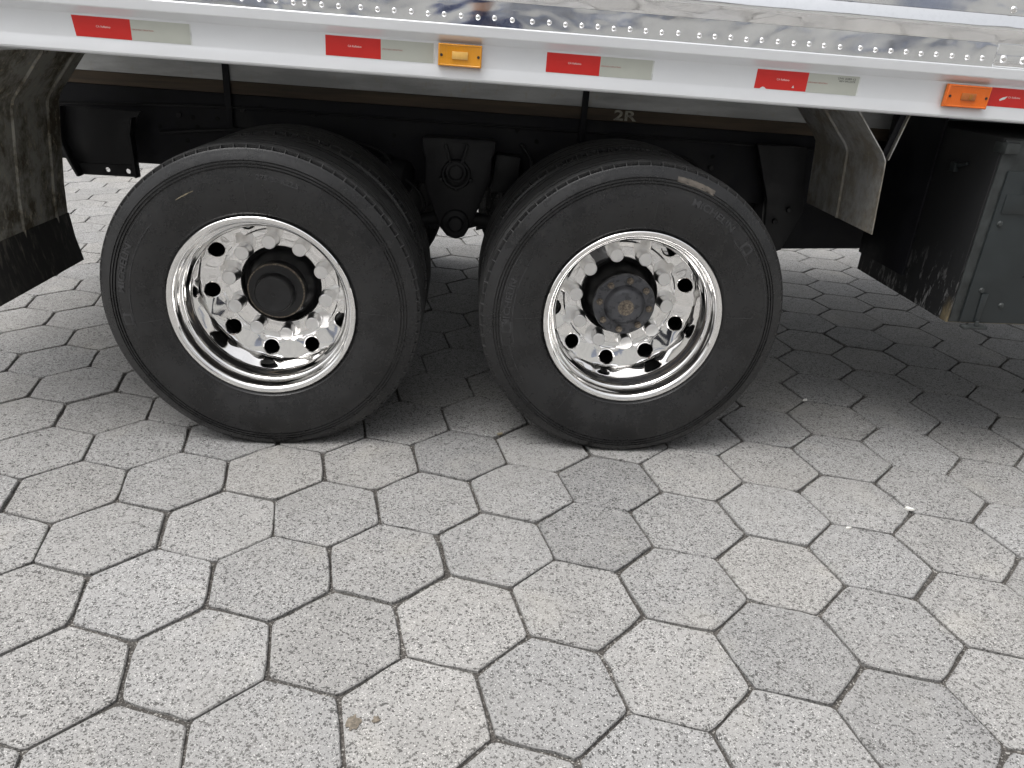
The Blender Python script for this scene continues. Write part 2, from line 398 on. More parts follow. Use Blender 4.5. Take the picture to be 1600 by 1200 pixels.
# side rail extrusion
r = MB(); r.prism_x([(-.040, -.002), (-.050, -.0035), (-.0555, .000), (-.0575, .005), (-.0565, .010), (-.0515, .033), (-.050, .037), (-.050, .0945), (-.0515, .0965), (-.0740, .1125), (-.0755, .1155), (-.0755, .139), (-.0740, .142), (-.040, .142)], X0, X1)
rail = bp('side_rail', r.mesh('side_rail', ['rail'], sharp=25), 'satin aluminium side rail with marker tape')
# polished lower strip, rib and upper panel
s = MB(); s.prism_x([(-.0575, .1425), (-.0575, .204), (-.040, .204), (-.040, .1425)], X0, X1)
strip = bp('side_panel', s.mesh('side_panel', ['panel'], sharp=25), 'mirror polished strip with a row of rivets')
s = MB(); s.prism_x([(-.0576, .2045), (-.070, .232), (-.0725, .238), (-.0715, .246), (-.060, .272), (-.0575, .2755), (-.040, .2755), (-.040, .2045)], X0, X1)
bp('side_rib', s.mesh('side_rib', ['panel'], sharp=20), 'bright folded rib above the rivets')
XS = [X0, -.55, .65, 1.185, 2.28, 3.4, X1]
for a, b in zip(XS[:-1], XS[1:]):
    s = MB(); s.prism_x([(-.057, .2765), (-.057, .90), (-.045, .90), (-.045, .2765)], a + .0006, b - .0006)
    up = bp('upper_panel', s.mesh('upper_panel', ['panel']))
    for zz in (.262 + .035,):
        pass
rv = MB(); rv.csm = True
rv.revolve([(-.0052, 0.0003), (-.0050, .0028), (-.0040, .0050), (-.0022, .0066), (0, .0072)], 14)
RV = rv.mesh('rivet', ['nut'], sharp=80)
RVX = [-.05, -.005, .04, .086, .13, .176, .206, .251, .296, .355, .4, .445, .491, .536, .58, .626, .672, .717, .766, .821, .868, .913, .958, 1.003, 1.048, 1.093, 1.138, 1.183, 1.23, 1.29, 1.334, 1.379, 1.425, 1.469, 1.516, 1.562, 1.606, 1.65, 1.697, 1.756, 1.801, 1.846, 1.891, 1.936, 1.981, 2.028, 2.074, 2.119]
for i, x in enumerate(RVX):
    bsub('rivet', RV, strip, (x, -.0575, .1625 + .001 * math.sin(i * 2.3)))
pl = MB(); pl.box(2.155, 3.1, -.0605, -.0576, .1435, .2035)
plate = bp('lap_plate', pl.mesh('lap_plate', ['panel'], .001), 'overlapping polished plate with larger rivets')
for x in (2.18, 2.24, 2.30, 2.36): o = bsub('rivet', RV, plate, (x, -.0605, .165)); o.scale = (1.5, 1.5, 1.5)
for x in (1.70, 2.166, 2.6, 1.23, .75): o = bsub('rivet', RV, up, (x, -.057, .2905)); o.scale = (1.35, 1.2, 1.35)
# cargo body behind the skin
c = MB(); c.box(X0, X1, -.0395, 2.54, .001, .895)
bp('cargo_body', c.mesh('cargo_body', ['bodywhite'], .004))
c = MB(); c.prism_x([(2.5405, -.003), (2.56, 0), (2.56, .14), (2.5405, .14)], X0, X1)
bp('far_side_rail', c.mesh('far_side_rail', ['rail']))
# tapes
def tape(xl, xm, xr, z0=.0385, z1=.0895, notch=False, white=True, lsk=0):
    t = MB()
    t.add([(xl + lsk, 0, z0), (xm, 0, z0 - .0005), (xm, 0, z1 - .0005), (xl, 0, z1)], [(0, 1, 2, 3)])
    if notch:
        t = MB(); t.add([(xl, 0, z0), (xl + .016, 0, z0), (xl + .024, 0, z0 + .0055), (xl + .030, 0, z0 + .0045), (xl + .036, 0, z0), (xm, 0, z0), (xm, 0, z1), (xl + .001, 0, z1)], [tuple(range(8))])
    t.f = [list(reversed(q)) for q in t.f]; n0 = len(t.v)
    ff = list(t.f); t.v += [(v[0], -.0006, v[2]) for v in t.v]
    t.f = [[i + n0 for i in q] for q in ff] + [[i, (i + 1) % n0, (i + 1) % n0 + n0, i + n0] for i in range(n0)]
    t.m = [0] * len(t.f); t.sm = [False] * len(t.f)
    red = bp('reflective_tape', t.mesh('reflective_tape', ['red'], smooth=False), 'red reflective tape section')
    red.location.y += -.0501
    if white:
        b = MB(); b.box(xm + .0006, xr, -.0006, 0, z0 - .0005, z1 - .0005)
        wt = bsub('white_section', b.mesh('white_section', ['white_tape'], smooth=False), red, label='greyish white tape section')
        b = MB(); b.box(xr + .0005, xr + .004, -.0005, 0, z0, z1 - .001); bsub('tape_end', b.mesh('tape_end', ['tape_edge'], smooth=False), red)
        v, f = text_verts('APROVADO DENATRAN', .0052, .0001); mb = MB()
        mb.add([(xm + .031 + p[0], -.0008 - p[2], z0 + .026 + p[1]) for p in v], f)
        bsub('lettering', mb.mesh('lettering', ['ink_red'], smooth=False), red)
    v, f = text_verts('CA Refletivo', .0072, .0001, 1.0, .0001); mb = MB()
    mb.add([((xl + xm) / 2 + .004 + p[0], -.0008 - p[2], z0 + .027 + p[1]) for p in v], f)
    bsub('lettering', mb.mesh('lettering', ['ink_white'], smooth=False), red)
    return red
tape(-.415, -.263, -.107, lsk=.006); tape(.2565, .4075, .553); tape(.8695, 1.022, 1.172)
t4 = tape(1.475, 1.628, 1.779, notch=True)
mb = MB(); v, f = text_verts('2741 0389-12', .0075, .0001, 1.3); mb.add([(1.742 + p[0], -.0009 - p[2], .0805 + p[1]) for p in v], f)
bsub('stamped_mark', mb.mesh('stamped_mark', ['ink_black'], smooth=False), t4)
mb = MB(); v, f = text_verts('REV 04 LOTE', .0065, .0001, 1.3); mb.add([(1.745 + p[0], -.0009 - p[2], .0735 + p[1]) for p in v], f)
bsub('stamped_mark', mb.mesh('stamped_mark', ['ink_black'], smooth=False), t4)
mb = MB(); mb.prism_y([(1.585, .046), (1.592, .046), (1.589, .053)], -.0011, -.0007); bsub('scratch', mb.mesh('scratch', ['tape_edge'], smooth=False), t4)
t5 = tape(2.176, 2.33, 2.48)
mb = MB(); mb.prism_y([(2.213, .058), (2.222, .064), (2.236, .068), (2.230, .060), (2.216, .054)], -.0011, -.0007); bsub('scratch', mb.mesh('scratch', ['tape_edge'], smooth=False), t5)
# marker lamps
def lamp(xa, xb, za, zb, lens, core, label, dark=False):
    b = MB(); b.box(xa, xb, -.058, -.0502, za, zb)
    base = bp('marker_lamp', b.mesh('marker_lamp', ['amber_base'], .003), label)
    xc, zc = (xa + xb) / 2, (za + zb) / 2; hw, hh = (xb - xa) / 2, (zb - za) / 2
    l_ = MB(); o_ = []
    prof = [(1, 1, -.0575), (.99, .985, -.0665), (.955, .925, -.0700), (.92, .86, -.0700), (.90, .82, -.0685)]
    vs_ = []
    for (a, b2, y) in prof: vs_ += [(xc - hw * a, y, zc - hh * b2), (xc + hw * a, y, zc - hh * b2), (xc + hw * a, y, zc + hh * b2), (xc - hw * a, y, zc + hh * b2)]
    fs = []
    for k in range(4):
        for i in range(4): fs.append((4 * k + i, 4 * k + (i + 1) % 4, 4 * k + 4 + (i + 1) % 4, 4 * k + 4 + i))
    fs.append((16, 17, 18, 19)); l_.add(vs_, fs)
    bsub('lens', l_.mesh('lens', [lens], .0012, sharp=30), base)
    k = MB(); k.box(xc - .022, xc + .022, -.0715, -.0686, zc - .010, zc + .010)
    bsub('bulb_window', k.mesh('bulb_window', [core], .0012), base)
    if dark:
        k = MB(); k.box(xc + .002, xc + .012, -.0722, -.0716, zc - .007, zc + .006); bsub('bulb', k.mesh('bulb', ['amber_base'], .0008), base)
    for sx in (-1, 1):
        k = MB(); k.cyl((xc + sx * hw * .84, -.0695, zc - .001), (xc + sx * hw * .84, -.0684, zc - .001), .0038, 12)
        bsub('screw', k.mesh('screw', ['hub'], smooth=False), base)
lamp(.566, .688, .034, .0925, 'amber', 'amber_pale', 'yellow amber side marker lamp')
lamp(2.040, 2.172, .028, .090, 'orange', 'orange_dark', 'orange side marker lamp beside the red tape', True)

# floor bearer, wood strip, chassis frame (pitched with the body)
FY = .78
b = MB(); b.box(X0, X1, FY, FY + .09, -.1030, -.012); bp('floor_bearer', b.mesh('floor_bearer', ['runner'], .003), 'dull grey floor bearer')
b = MB(); b.box(X0, X1, FY + .004, FY + .09, -.1500, -.1036); bp('wood_packing', b.mesh('wood_packing', ['wood'], .003), 'brown stained wood packing strip')
b = MB(); b.prism_x([(FY + .006, -.1505), (FY + .006, -.435), (FY + .08, -.435), (FY + .08, -.425), (FY + .016, -.425), (FY + .016, -.1605), (FY + .08, -.1605), (FY + .08, -.1505)], X0, X1)
frame = bp('chassis_rail', b.mesh('chassis_rail', ['frame'], .003), 'black chassis rail with bolt holes')
hl = MB(); hl.revolve([(-.0006, .0001), (-.0006, .0085), (.0, .009)], 12); HL = hl.mesh('bolt_hole', ['blackhole'])
hb = MB(); hb.cyl((0, -.010, 0), (0, 0, 0), .011, 6); HB = hb.mesh('bolt', ['cast'], .001, 1)
for i, (x, z) in enumerate(((-.468, .997), (-.419, .990), (-.332, 1.033), (-.325, .988), (-.223, 1.028), (-.405, .955), (-.449, .902), (-.157, 1.041), (.049, 1.022), (.359, .958), (.358, .923), (1.6595, .935), (1.660, .891), (1.1715, .945), (-.55, .95), (1.30, .99), (1.42, 1.0), (.85, 1.0), (.93, .96))):
    zb = z - BZ + PITCH * x
    bsub('bolt_hole' if i % 4 else 'bolt', HL if i % 4 else HB, frame, (x, FY + .0058, zb))
for x in (-.274, 1.109, 2.5):
    b = MB(); b.box(x - .012, x + .012, FY - .012, FY - .0008, -.30, -.008); b.box(x - .02, x + .02, FY - .014, FY - .0125, -.30, -.27)
    bp('body_strap', b.mesh('body_strap', ['frame'], .002), 'black vertical body clamp strap')
v, f = text_verts('2R', .052, .0004, 1.55, .0012); mb = MB(); mb.add([(1.2745 + p[0], FY + .0030 - p[2], -.1275 + p[1]) for p in v], f)
bp('painted_mark', mb.mesh('painted_mark', ['chalk'], smooth=False), 'pale 2R mark on the packing strip')
# far chassis rail and cross members, body cross bearers
b = MB(); b.box(X0, X1, 1.66, 1.74, -.435, -.012); bp('chassis_rail', b.mesh('chassis_rail', ['frame'], .003))
for x in (-1.15, -.2, .61, 1.5, 2.8):
    b = MB(); b.box(x - .06, x + .06, .862, 1.659, -.38, -.20); bp('cross_member', b.mesh('cross_member', ['frame'], .006))
# suspension brackets
def plate_bracket(pts, y0, y1, bev=.006): 
    b = MB(); b.prism_y(pts, y0, y1); return b.mesh('suspension_bracket', ['cast'], bev, 2)
cb = tp('suspension_bracket', plate_bracket([(.478, .978), (.478, .93), (.490, .90), (.490, .79), (.515, .72), (.548, .635), (.575, .603), (.611, .590), (.645, .603), (.665, .64), (.700, .72), (.742, .83), (.745, .905), (.758, .935), (.758, .974)], .62, .70, .008), 'tapered black centre suspension bracket')
def csub(name, mb, mats=('cast',), bev=.003): return bsub(name, mb.mesh(name, list(mats), bev, 2), cb)
k = MB(); k.prism_y([(.565, .965), (.650, .963), (.632, .905), (.585, .905)], .6165, .621); csub('raised_web', k)
k = MB(); k.prism_y([(.560, .955), (.568, .962), (.592, .895), (.584, .88)], .602, .621); csub('rib', k)
k = MB(); k.prism_y([(.647, .962), (.655, .955), (.632, .88), (.624, .895)], .602, .621); csub('rib', k)
k = MB(); k.revolve([(-.028, .0003), (-.028, .024), (-.022, .030), (-.022, .040), (0, .043)], 28); o = csub('pivot_cap', k); o.location = (.608, .6195, .855)
k = MB(); k.revolve([(-.010, .041), (-.016, .047), (-.016, .054), (0, .058)], 28); o = csub('retaining_ring', k); o.location = (.608, .6195, .845)
for a in (200, 270, 340):
    k = MB(); k.cyl((0, -.022, 0), (0, 0, 0), .008, 6); o = csub('bolt', k, ('cast',), .0008); o.location = (.608 + .062 * math.cos(math.radians(a)), .6195, .845 + .055 * math.sin(math.radians(a)))
k = MB(); k.revolve([(-.030, .0003), (-.030, .024), (-.026, .029), (-.012, .031), (-.010, .052), (0, .056)], 28); o = csub('pivot_pin', k); o.location = (.609, .6195, .655)
k = MB(); k.prism_y([(.762, .916), (.862, .908), (.848, .768), (.745, .765)], .70, .79); tp('spring_stop', k.mesh('spring_stop', ['cast'], .006))
lb = tp('spring_hanger', plate_bracket([(-.862, 1.02), (-.585, 1.01), (-.605, .98), (-.622, .93), (-.6265, .812), (-.8605, .812), (-.868, .83), (-.885, .90)], .70, .712, .003), 'black left spring hanger plate')
def holed(quad, c_, rh, y0, y1):
    k = MB(); N = 24; per = []
    for i in range(4):
        p_, q_ = Vector(quad[i]), Vector(quad[(i + 1) % 4]); per += [p_.lerp(q_, t / 6) for t in range(6)]
    inn = [Vector(c_) + (p_ - Vector(c_)).normalized() * rh for p_ in per]
    v_ = [(p_.x, y, p_.y) for y in (y0, y1) for p_ in per] + [(p_.x, y, p_.y) for y in (y0, y1) for p_ in inn]
    f_ = []
    for i in range(N):
        j = (i + 1) % N
        f_ += [(i, j, 2 * N + j, 2 * N + i), (N + i, 3 * N + i, 3 * N + j, N + j), (i, N + i, N + j, j), (2 * N + i, 2 * N + j, 3 * N + j, 3 * N + i)]
    return k.add(v_, f_)
for quad, c_ in (([(-.8610, .8115), (-.707, .8115), (-.707, .7675), (-.842, .769)], (-.745, .790)), ([(-.7065, .8115), (-.6270, .8115), (-.6283, .766), (-.7065, .7675)], (-.668, .787))):
    bsub('drilled_tab', holed(quad, c_, .0105, .70, .712).mesh('drilled_tab', ['cast'], sharp=30), lb)
k = MB(); k.prism_y([(-.866, 1.02), (-.856, 1.02), (-.878, .90), (-.862, .835), (-.836, .767), (-.846, .767), (-.872, .83), (-.888, .90)], .66, .6995); bsub('flange', k.mesh('flange', ['cast'], .002), lb)
k = MB(); k.prism_y([(-.612, .99), (-.604, .99), (-.620, .93), (-.620, .77), (-.630, .77), (-.630, .93)], .66, .6995); bsub('flange', k.mesh('flange', ['cast'], .002), lb)
rb = tp('spring_hanger', plate_bracket([(1.80, 1.0), (2.0, 1.0), (2.045, .742), (1.985, .58), (1.93, .56), (1.90, .62), (1.88, .79)], .70, .74, .005), 'black right spring hanger plate')
for dx, z in ((0, .70), (.05, .75)):
    k = MB(); k.cyl((1.93 + dx, .685, z), (1.93 + dx, .6995, z), .012, 6); bsub('bolt', k.mesh('bolt', ['cast'], .001), rb)
# leaf springs and torque rods
for yc in (.745, 1.70):
    k = MB()
    for lv in range(5):
        L = .60 - .07 * lv; pts = []
        top = [(x_, .78 - .10 * (x_ / .6) ** 2 - lv * .017) for x_ in [L * t / 6 for t in range(-6, 7)]]
        for (xa, za), (xb_, zb_) in zip(top[:-1], top[1:]):
            pass
        poly = top + [(x_, z_ - .0155) for x_, z_ in reversed(top)]
        k.prism_y([(x_ + .0, z_) for x_, z_ in poly], yc - .04, yc + .04)
    for xc in (0.0, 1.2217):
        tp('leaf_spring', k.mesh('leaf_spring', ['frame'], 0, sharp=30)).location += Vector((xc, 0, -.06))
k = MB(); k.cyl((.56, .72, .66), (.08, .72, .56), .028, 14); tp('torque_rod', k.mesh('torque_rod', ['cast'], 0))
k = MB(); k.cyl((.66, .72, .66), (1.14, .72, .56), .028, 14); tp('torque_rod', k.mesh('torque_rod', ['cast'], 0))
for xc, zc in ((0, .492), (1.2217, .4956)):
    k = MB(); k.cyl((xc, .45, zc), (xc, 2.0, zc), .068, 24)
    if xc > 1: k.cyl((xc, .98, zc), (xc, 1.12, zc), .07, 24, .2); k.cyl((xc, 1.12, zc), (xc, 1.38, zc), .2, 24); k.cyl((xc, 1.38, zc), (xc, 1.52, zc), .2, 24, .07)
    tp('axle_beam', k.mesh('axle_beam', ['frame'], 0))
k = MB(); k.prism_y([(1.95, .502), (3.6, .575), (3.6, .98), (1.95, .98)], 1.0, 1.42); tp('battery_carrier', k.mesh('battery_carrier', ['frame'], .01), 'black carrier box between the chassis rails')
# brake chambers and air lines
for xc, zz in ((.335, .80), (.90, .74), (1.62, .78)):
    k = MB(); k.revolve([(-.10, .0003), (-.10, .035), (-.085, .062), (-.02, .078), (-.012, .086), (.012, .086), (.02, .078), (.085, .07), (.11, .03), (.11, .0003)], 28)
    o = tp('brake_chamber', k.mesh('brake_chamber', ['cast'], sharp=30)); o.location += Vector((xc, .80, zz)); o.rotation_euler = (0, .3, 1.2)
def hose(pts, r_, mat='cast'):
    k = MB(); P_ = [Vector(p) for p in pts]
    def cr(a, b_, c_, d, t): return .5 * ((2 * b_) + (c_ - a) * t + (2 * a - 5 * b_ + 4 * c_ - d) * t * t + (3 * b_ - a - 3 * c_ + d) * t ** 3)
    Q = [P_[0]] + P_ + [P_[-1]]; path = []
    for i in range(len(P_) - 1): path += [cr(Q[i], Q[i + 1], Q[i + 2], Q[i + 3], t / 6) for t in range(6)]
    path.append(P_[-1])
    for a_, b_ in zip(path[:-1], path[1:]): k.cyl(a_, b_, r_, 8)
    return tp('air_hose', k.mesh('air_hose', [mat], smooth=True, sharp=60))
hose([(-.55, .765, .93), (-.2, .77, .955), (.1, .77, .94), (.30, .76, .90), (.36, .74, .82)], .007)
hose([(.86, .77, .95), (.90, .755, .90), (.92, .74, .82)], .007); hose([(1.05, .77, .93), (1.3, .775, .945), (1.55, .77, .92), (1.63, .75, .84)], .006)
hose([(.20, .77, .86), (.40, .73, .80), (.48, .72, .70), (.40, .74, .60)], .008)
hose([(-.95, .77, 1.02), (-.3, .772, 1.035), (.45, .772, 1.02), (1.4, .772, 1.0), (2.1, .77, .98)], .0045)

# ---------------------------------------------------------------- mudguards
def sheet(poly, y0, y1, th, beads=(), bead=.006, nx=None):
    """folded sheet: polyline in XZ swept along Y with longitudinal beads; th thickness along the normal"""
    ys = [y0]
    for b_ in beads: ys += [b_ - .008, b_ - .002, b_ + .002, b_ + .008]
    ys.append(y1); n = len(poly); nor = []
    for i in range(n):
        a = poly[max(0, i - 1)]; c_ = poly[min(n - 1, i + 1)]; d = Vector((c_[0] - a[0], c_[1] - a[1])).normalized(); nor.append(Vector((d.y, -d.x)))
    m_ = MB(); k = len(ys)
    for side in (0, 1):
        for yi, y in enumerate(ys):
            off = bead if any(abs(y - b_) < .003 for b_ in beads) else 0
            for p, nn in zip(poly, nor):
                q_ = Vector(p) + nn * (off - th * side); m_.v.append((q_.x, y, q_.y))
    def id_(s_, yi, i): return s_ * k * n + yi * n + i
    F = []
    for yi in range(k - 1):
        for i in range(n - 1):
            F.append([id_(0, yi, i), id_(0, yi, i + 1), id_(0, yi + 1, i + 1), id_(0, yi + 1, i)])
            F.append([id_(1, yi, i), id_(1, yi + 1, i), id_(1, yi + 1, i + 1), id_(1, yi, i + 1)])
    for yi in (0, k - 1):
        for i in range(n - 1): F.append([id_(0, yi, i), id_(1, yi, i), id_(1, yi, i + 1), id_(0, yi, i + 1)])
    for i in (0, n - 1):
        for yi in range(k - 1): F.append([id_(0, yi, i), id_(0, yi + 1, i), id_(1, yi + 1, i), id_(1, yi, i)])
    m_.f = F; m_.m = [0] * len(F); m_.sm = [False] * len(F); return m_
lf = sheet([(-.878, .60), (-.866, .75), (-.845, .90), (-.825, 1.045), (-.812, 1.075), (-.69, 1.222)], -.02, .60, .004, (.30, .52))
tp('mudguard', lf.mesh('mudguard', ['fender_dark'], sharp=12), 'mud caked folded metal mudguard')
fl = sheet([(-.850, .455), (-.866, .55), (-.872, .64)], -.03, .605, .010)
tp('mud_flap', fl.mesh('mud_flap', ['flap'], .002), 'dirty black rubber flap below the mudguard')
rf = sheet([(1.80, 1.215), (1.815, 1.19), (1.925, 1.068), (1.940, 1.045), (1.943, 1.02), (1.957, .818)], -.012, .50, .0035, (.24,), .005)
tp('mudguard', rf.mesh('mudguard', ['fender'], sharp=12), 'splashed folded aluminium mudguard beside the toolbox')
k = MB(); k.prism_y([(1.945, 1.050), (1.963, 1.045), (1.998, 1.195), (1.980, 1.195)], .030, .034); tp('stay_bracket', k.mesh('stay_bracket', ['frame'], .001))
k = MB(); k.prism_y([(1.964, 1.045), (1.968, 1.045), (2.003, 1.195), (1.999, 1.195)], .016, .034); tp('stay_bracket', k.mesh('stay_bracket', ['fender'], .0008))

# ---------------------------------------------------------------- toolbox
tb = MB(); tb.box(2.300, 3.60, -.006, .64, .528, 1.13)
toolbox = tp('toolbox', tb.mesh('toolbox', ['boxside'], .003), 'dark toolbox with splashed black end')
TX = lambda z: 2.300
k = MB(); k.box(2.304, 3.598, -.014, -.0065, .532, 1.126); bsub('front_frame', k.mesh('front_frame', ['box_edge'], .004), toolbox)
k = MB(); k.box(2.335, 3.56, -.024, -.0145, .536, 1.035); bsub('door', k.mesh('door', ['box'], .004), toolbox, label='dark green grey toolbox door')
k = MB(); k.box(2.352, 2.46, -.0275, -.0245, .905, .965); bsub('number_plate', k.mesh('number_plate', ['box'], .0015), toolbox)
for (x, z) in ((2.362, .872), (2.375, .65), (2.30 + .16, .60)):
    k = MB(); k.revolve([(-.007, .0003), (-.006, .007), (0, .010)], 14); o = bsub('bolt', k.mesh('bolt', ['box_edge']), toolbox); o.location = (x, -.0243, z)
k = MB(); k.prism_y([(2.378, .64), (2.402, .64), (2.398, .545), (2.382, .545)], -.030, -.0245); bsub('hinge_strap', k.mesh('hinge_strap', ['box'], .002), toolbox)
k = MB(); k.box(2.345, 2.43, -.040, -.0145, .516, .5275); bsub('hinge', k.mesh('hinge', ['box_edge'], .003), toolbox)
k = MB(); k.cyl((2.39, -.034, .545), (2.39, -.034, .530), .006, 10); bsub('hinge_pin', k.mesh('hinge_pin', ['box_edge']), toolbox)
k = MB(); k.box(2.395, 2.52, -.040, -.0245, 1.045, 1.068); k.prism_y([(2.425, 1.045), (2.452, 1.045), (2.424, .975), (2.404, .985)], -.055, -.036)
k.box(2.41, 2.50, -.0265, -.0142, 1.03, 1.08)
bsub('latch_handle', k.mesh('latch_handle', ['box'], .004), toolbox)
k = MB(); k.box(2.2985, 2.345, -.030, .03, 1.085, 1.118); bsub('top_lug', k.mesh('top_lug', ['box_edge'], .004), toolbox)
k = MB(); k.box(2.285, 2.2995, .17, .20, 1.0, 1.03); k.cyl((2.292, .17, 1.02), (2.292, .12, 1.035), .006, 8); bsub('side_latch', k.mesh('side_latch', ['box'], .002), toolbox)
k = MB(); k.box(2.29, 2.299, .30, .645, .60, 1.19); bsub('end_flap', k.mesh('end_flap', ['frame'], .002), toolbox)

# ---------------------------------------------------------------- wheels
SIDE = [(.030, .288), (.014, .296), (.0035, .3035), (-.003, .312), (-.0045, .3135), (-.0042, .3185), (-.0100, .33), (-.0165, .350), (-.0205, .375), (-.0215, .395), (-.0200, .414), (-.0165, .432), (-.0128, .4435), (-.0122, .4490), (-.0072, .4498), (-.0072, .4525), (-.0120, .4535), (-.0112, .4580), (-.0062, .4588), (-.0062, .4615), (-.0108, .4625), (-.0096, .4670), (-.0050, .4678), (-.0050, .4700), (-.0088, .4710), (-.0060, .478), (-.0010, .4885), (.0035, .4975), (.0050, .5010)]
SHO = [(.0065, .5030), (.0135, .4965), (.0185, .5000), (.0192, .5118), (.0235, .5148)]
def sideY(r):
    for (y0, r0), (y1, r1) in zip(SIDE[:-1], SIDE[1:]):
        if r0 <= r <= r1: return y0 + (y1 - y0) * (r - r0) / (r1 - r0)
    return -.012
W = .262
def tyre_mesh(h, seed, squash=True):
    half = []
    gro = (.048, .0905)
    tread = [(.030, .5150)]
    for gy in gro: tread += [(gy - .0045, .5165), (gy - .0035, .5045), (gy + .0035, .5045), (gy + .0045, .5165)]
    tread.append((W / 2, .517))
    left = SIDE + SHO + tread
    prof = left + [(W - y, r) for y, r in reversed(left[:-1])]
    K = len(prof); nS = len(SIDE); zig = {}
    pitch = 84; fr = (0, .045, .11, .155, .40, .70); rg = random.Random(seed)
    v = []; angs = []
    for p in range(pitch):
        for q_ in fr: angs.append((2 * PI * (p + q_) / pitch, q_, p))
    for a, q_, p in angs:
        c_, s_ = math.cos(a), math.sin(a); zz = .0022 * (1 if q_ > .3 else -1)
        for i, (y, r_) in enumerate(prof):
            ii = min(i, K - 1 - i)
            if nS <= ii <= nS + 3 and .04 < q_ < .12:                             # tie bars across the shoulder groove
                y2, r_ = ((.0066, .5035), (.0105, .5065), (.0145, .5100), (.0185, .5130))[ii - nS]; y = y2 if i == ii else W - y2
            if nS + 5 < ii < K // 2: y += zz
            x, z = r_ * c_, r_ * s_
            if squash:
                lowz = -h
                if z < lowz + .16:
                    t = (lowz + .16 - z) / .16; d = .017 * min(1, t) * (1 if r_ < .49 else .3)
                    y += -d if y < W / 2 else d
                if z < lowz + .0004: z = lowz + .0004
            v.append((x, y, z))
    m_ = MB(); m_.v = v; N = len(angs)
    for i in range(N):
        j = (i + 1) % N
        tie = .04 < angs[i][1] < .10
        for t in range(K - 1):
            m_.f.append([i * K + t, i * K + t + 1, j * K + t + 1, j * K + t]); tt = min(t, K - 2 - t)
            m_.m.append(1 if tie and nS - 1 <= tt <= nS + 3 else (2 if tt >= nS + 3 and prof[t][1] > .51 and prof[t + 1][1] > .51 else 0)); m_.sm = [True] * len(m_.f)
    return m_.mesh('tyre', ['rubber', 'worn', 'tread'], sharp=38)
def rim_mesh(off):
    m_ = MB()
    m_.revolve([(.035, .284), (.018, .2945), (.006, .3015), (-.0005, .3024), (-.0045, .3012), (-.0063, .2990), *[(.0125 - .019 * math.cos(t * PI / 16), .2975 - .019 * math.sin(t * PI / 16)) for t in range(0, 8)], (.0150, .2784), (.026, .2772), (.034, .2755), (.0370, .2735), (.0378, .2712), (.0395, .2682), (.0435, .2650), (.0500, .2618), (.058, .2593), (.066, .2572), (.074, .2550), (.0795, .2532), (.0815, .2520), (.084, .2528), (.088, .2550), (.105, .2600), (.13, .265), (.16, .2695), (.190, .2730), (.210, .2752), (.222, .2755), (.2300, .2742), (.2340, .2720)], 120, off)
    m_.revolve([(.2575, .2070), (.2600, .2035), (.2620, .1990), (.2622, .150), (.2630, .1425), (.2660, .1400), (.292, .1400)], 120, off)
    # ten sectors with a round hand hole in a flat pad
    A = Vector((.2340, .272)); Bv = Vector((.2575, .2070)); nU = 12; nV = 6
    hole_r = .0272; L = (Bv - A).length
    def P(u, t):                                   # u = angle from the sector middle, t 0..1 along the cone
        q_ = A.lerp(Bv, t); return q_.x, q_.y, u
    for k in range(10):
        mid = off + 2 * PI * k / 10
        ha = PI / 10
        bnd = []
        for i in range(nU): bnd.append((-ha + 2 * ha * i / nU, 0.0))
        for i in range(nV): bnd.append((ha, i / nV))
        for i in range(nU): bnd.append((ha - 2 * ha * i / nU, 1.0))
        for i in range(nV): bnd.append((-ha, 1 - i / nV))
        N = len(bnd); rm = .2395; o = len(m_.v)
        cx3 = Vector((A.x + (Bv.x - A.x) * .5, rm))
        # local frame at the hole centre: e1 tangential, e2 along the cone, n outward normal
        e2 = (Bv - A) / L
        ring = []
        for (u, t) in bnd:
            y, r_, _ = P(u, t); ring.append(Vector((r_ * math.cos(mid + u), y, r_ * math.sin(mid + u))))
        C3 = Vector((cx3.y * math.cos(mid), cx3.x, cx3.y * math.sin(mid)))
        E1 = Vector((-math.sin(mid), 0, math.cos(mid))); E2 = Vector((e2.y * math.cos(mid), e2.x, e2.y * math.sin(mid)))
        Nn = E1.cross(E2); 
        if Nn.y > 0: Nn = -Nn
        def circ(rad, dep, t_):
            return [C3 + (E1 * math.cos(t) + E2 * math.sin(t)) * rad + Nn * dep for t in t_]
        th = [math.atan2((p - C3).dot(E2), (p - C3).dot(E1)) for p in ring]
        R2 = circ(.0358, -.0022, th); R1 = circ(hole_r + .003, -.0028, th); R0 = circ(hole_r, -.0050, th); RB = circ(hole_r - .0005, -.018, th)
        RM = [ring[i].lerp(R2[i], .62) for i in range(N)]
        for rr in (ring, RM, R2, R1, R0, RB): m_.v += [tuple(p) for p in rr]
        for a in range(5):
            for i in range(N):
                j = (i + 1) % N; m_.f.append([o + a * N + i, o + a * N + j, o + (a + 1) * N + j, o + (a + 1) * N + i]); m_.m.append(0); m_.sm.append(True)
    return m_.mesh('rim', ['chrome'], sharp=28)
nutm = MB(); nutm.revolve([(-.058, .0003), (-.058, .0222), (-.0570, .0238), (-.0550, .0246), (-.010, .0248), (-.006, .0268), (0, .0275)], 24)
NUT = nutm.mesh('wheel_nut', ['nutcap'], sharp=18)
hubp = [(.19, .088), (.235, .098), (.25, .112), (.29, .125), (.300, .138), (.306, .20), (.33, .215), (.52, .215), (.54, .10), (.545, .001)]
hm = MB(); hm.revolve(hubp, 48); HUB = hm.mesh('wheel', ['hub'], sharp=30)
im = MB(); im.revolve([(.035, .287), (.02, .298), (.0, .300), (-.004, .292), (.03, .275), (.06, .255), (.10, .245), (.18, .25), (.262, .27), (.268, .298), (.235, .298), (.225, .285)], 72)
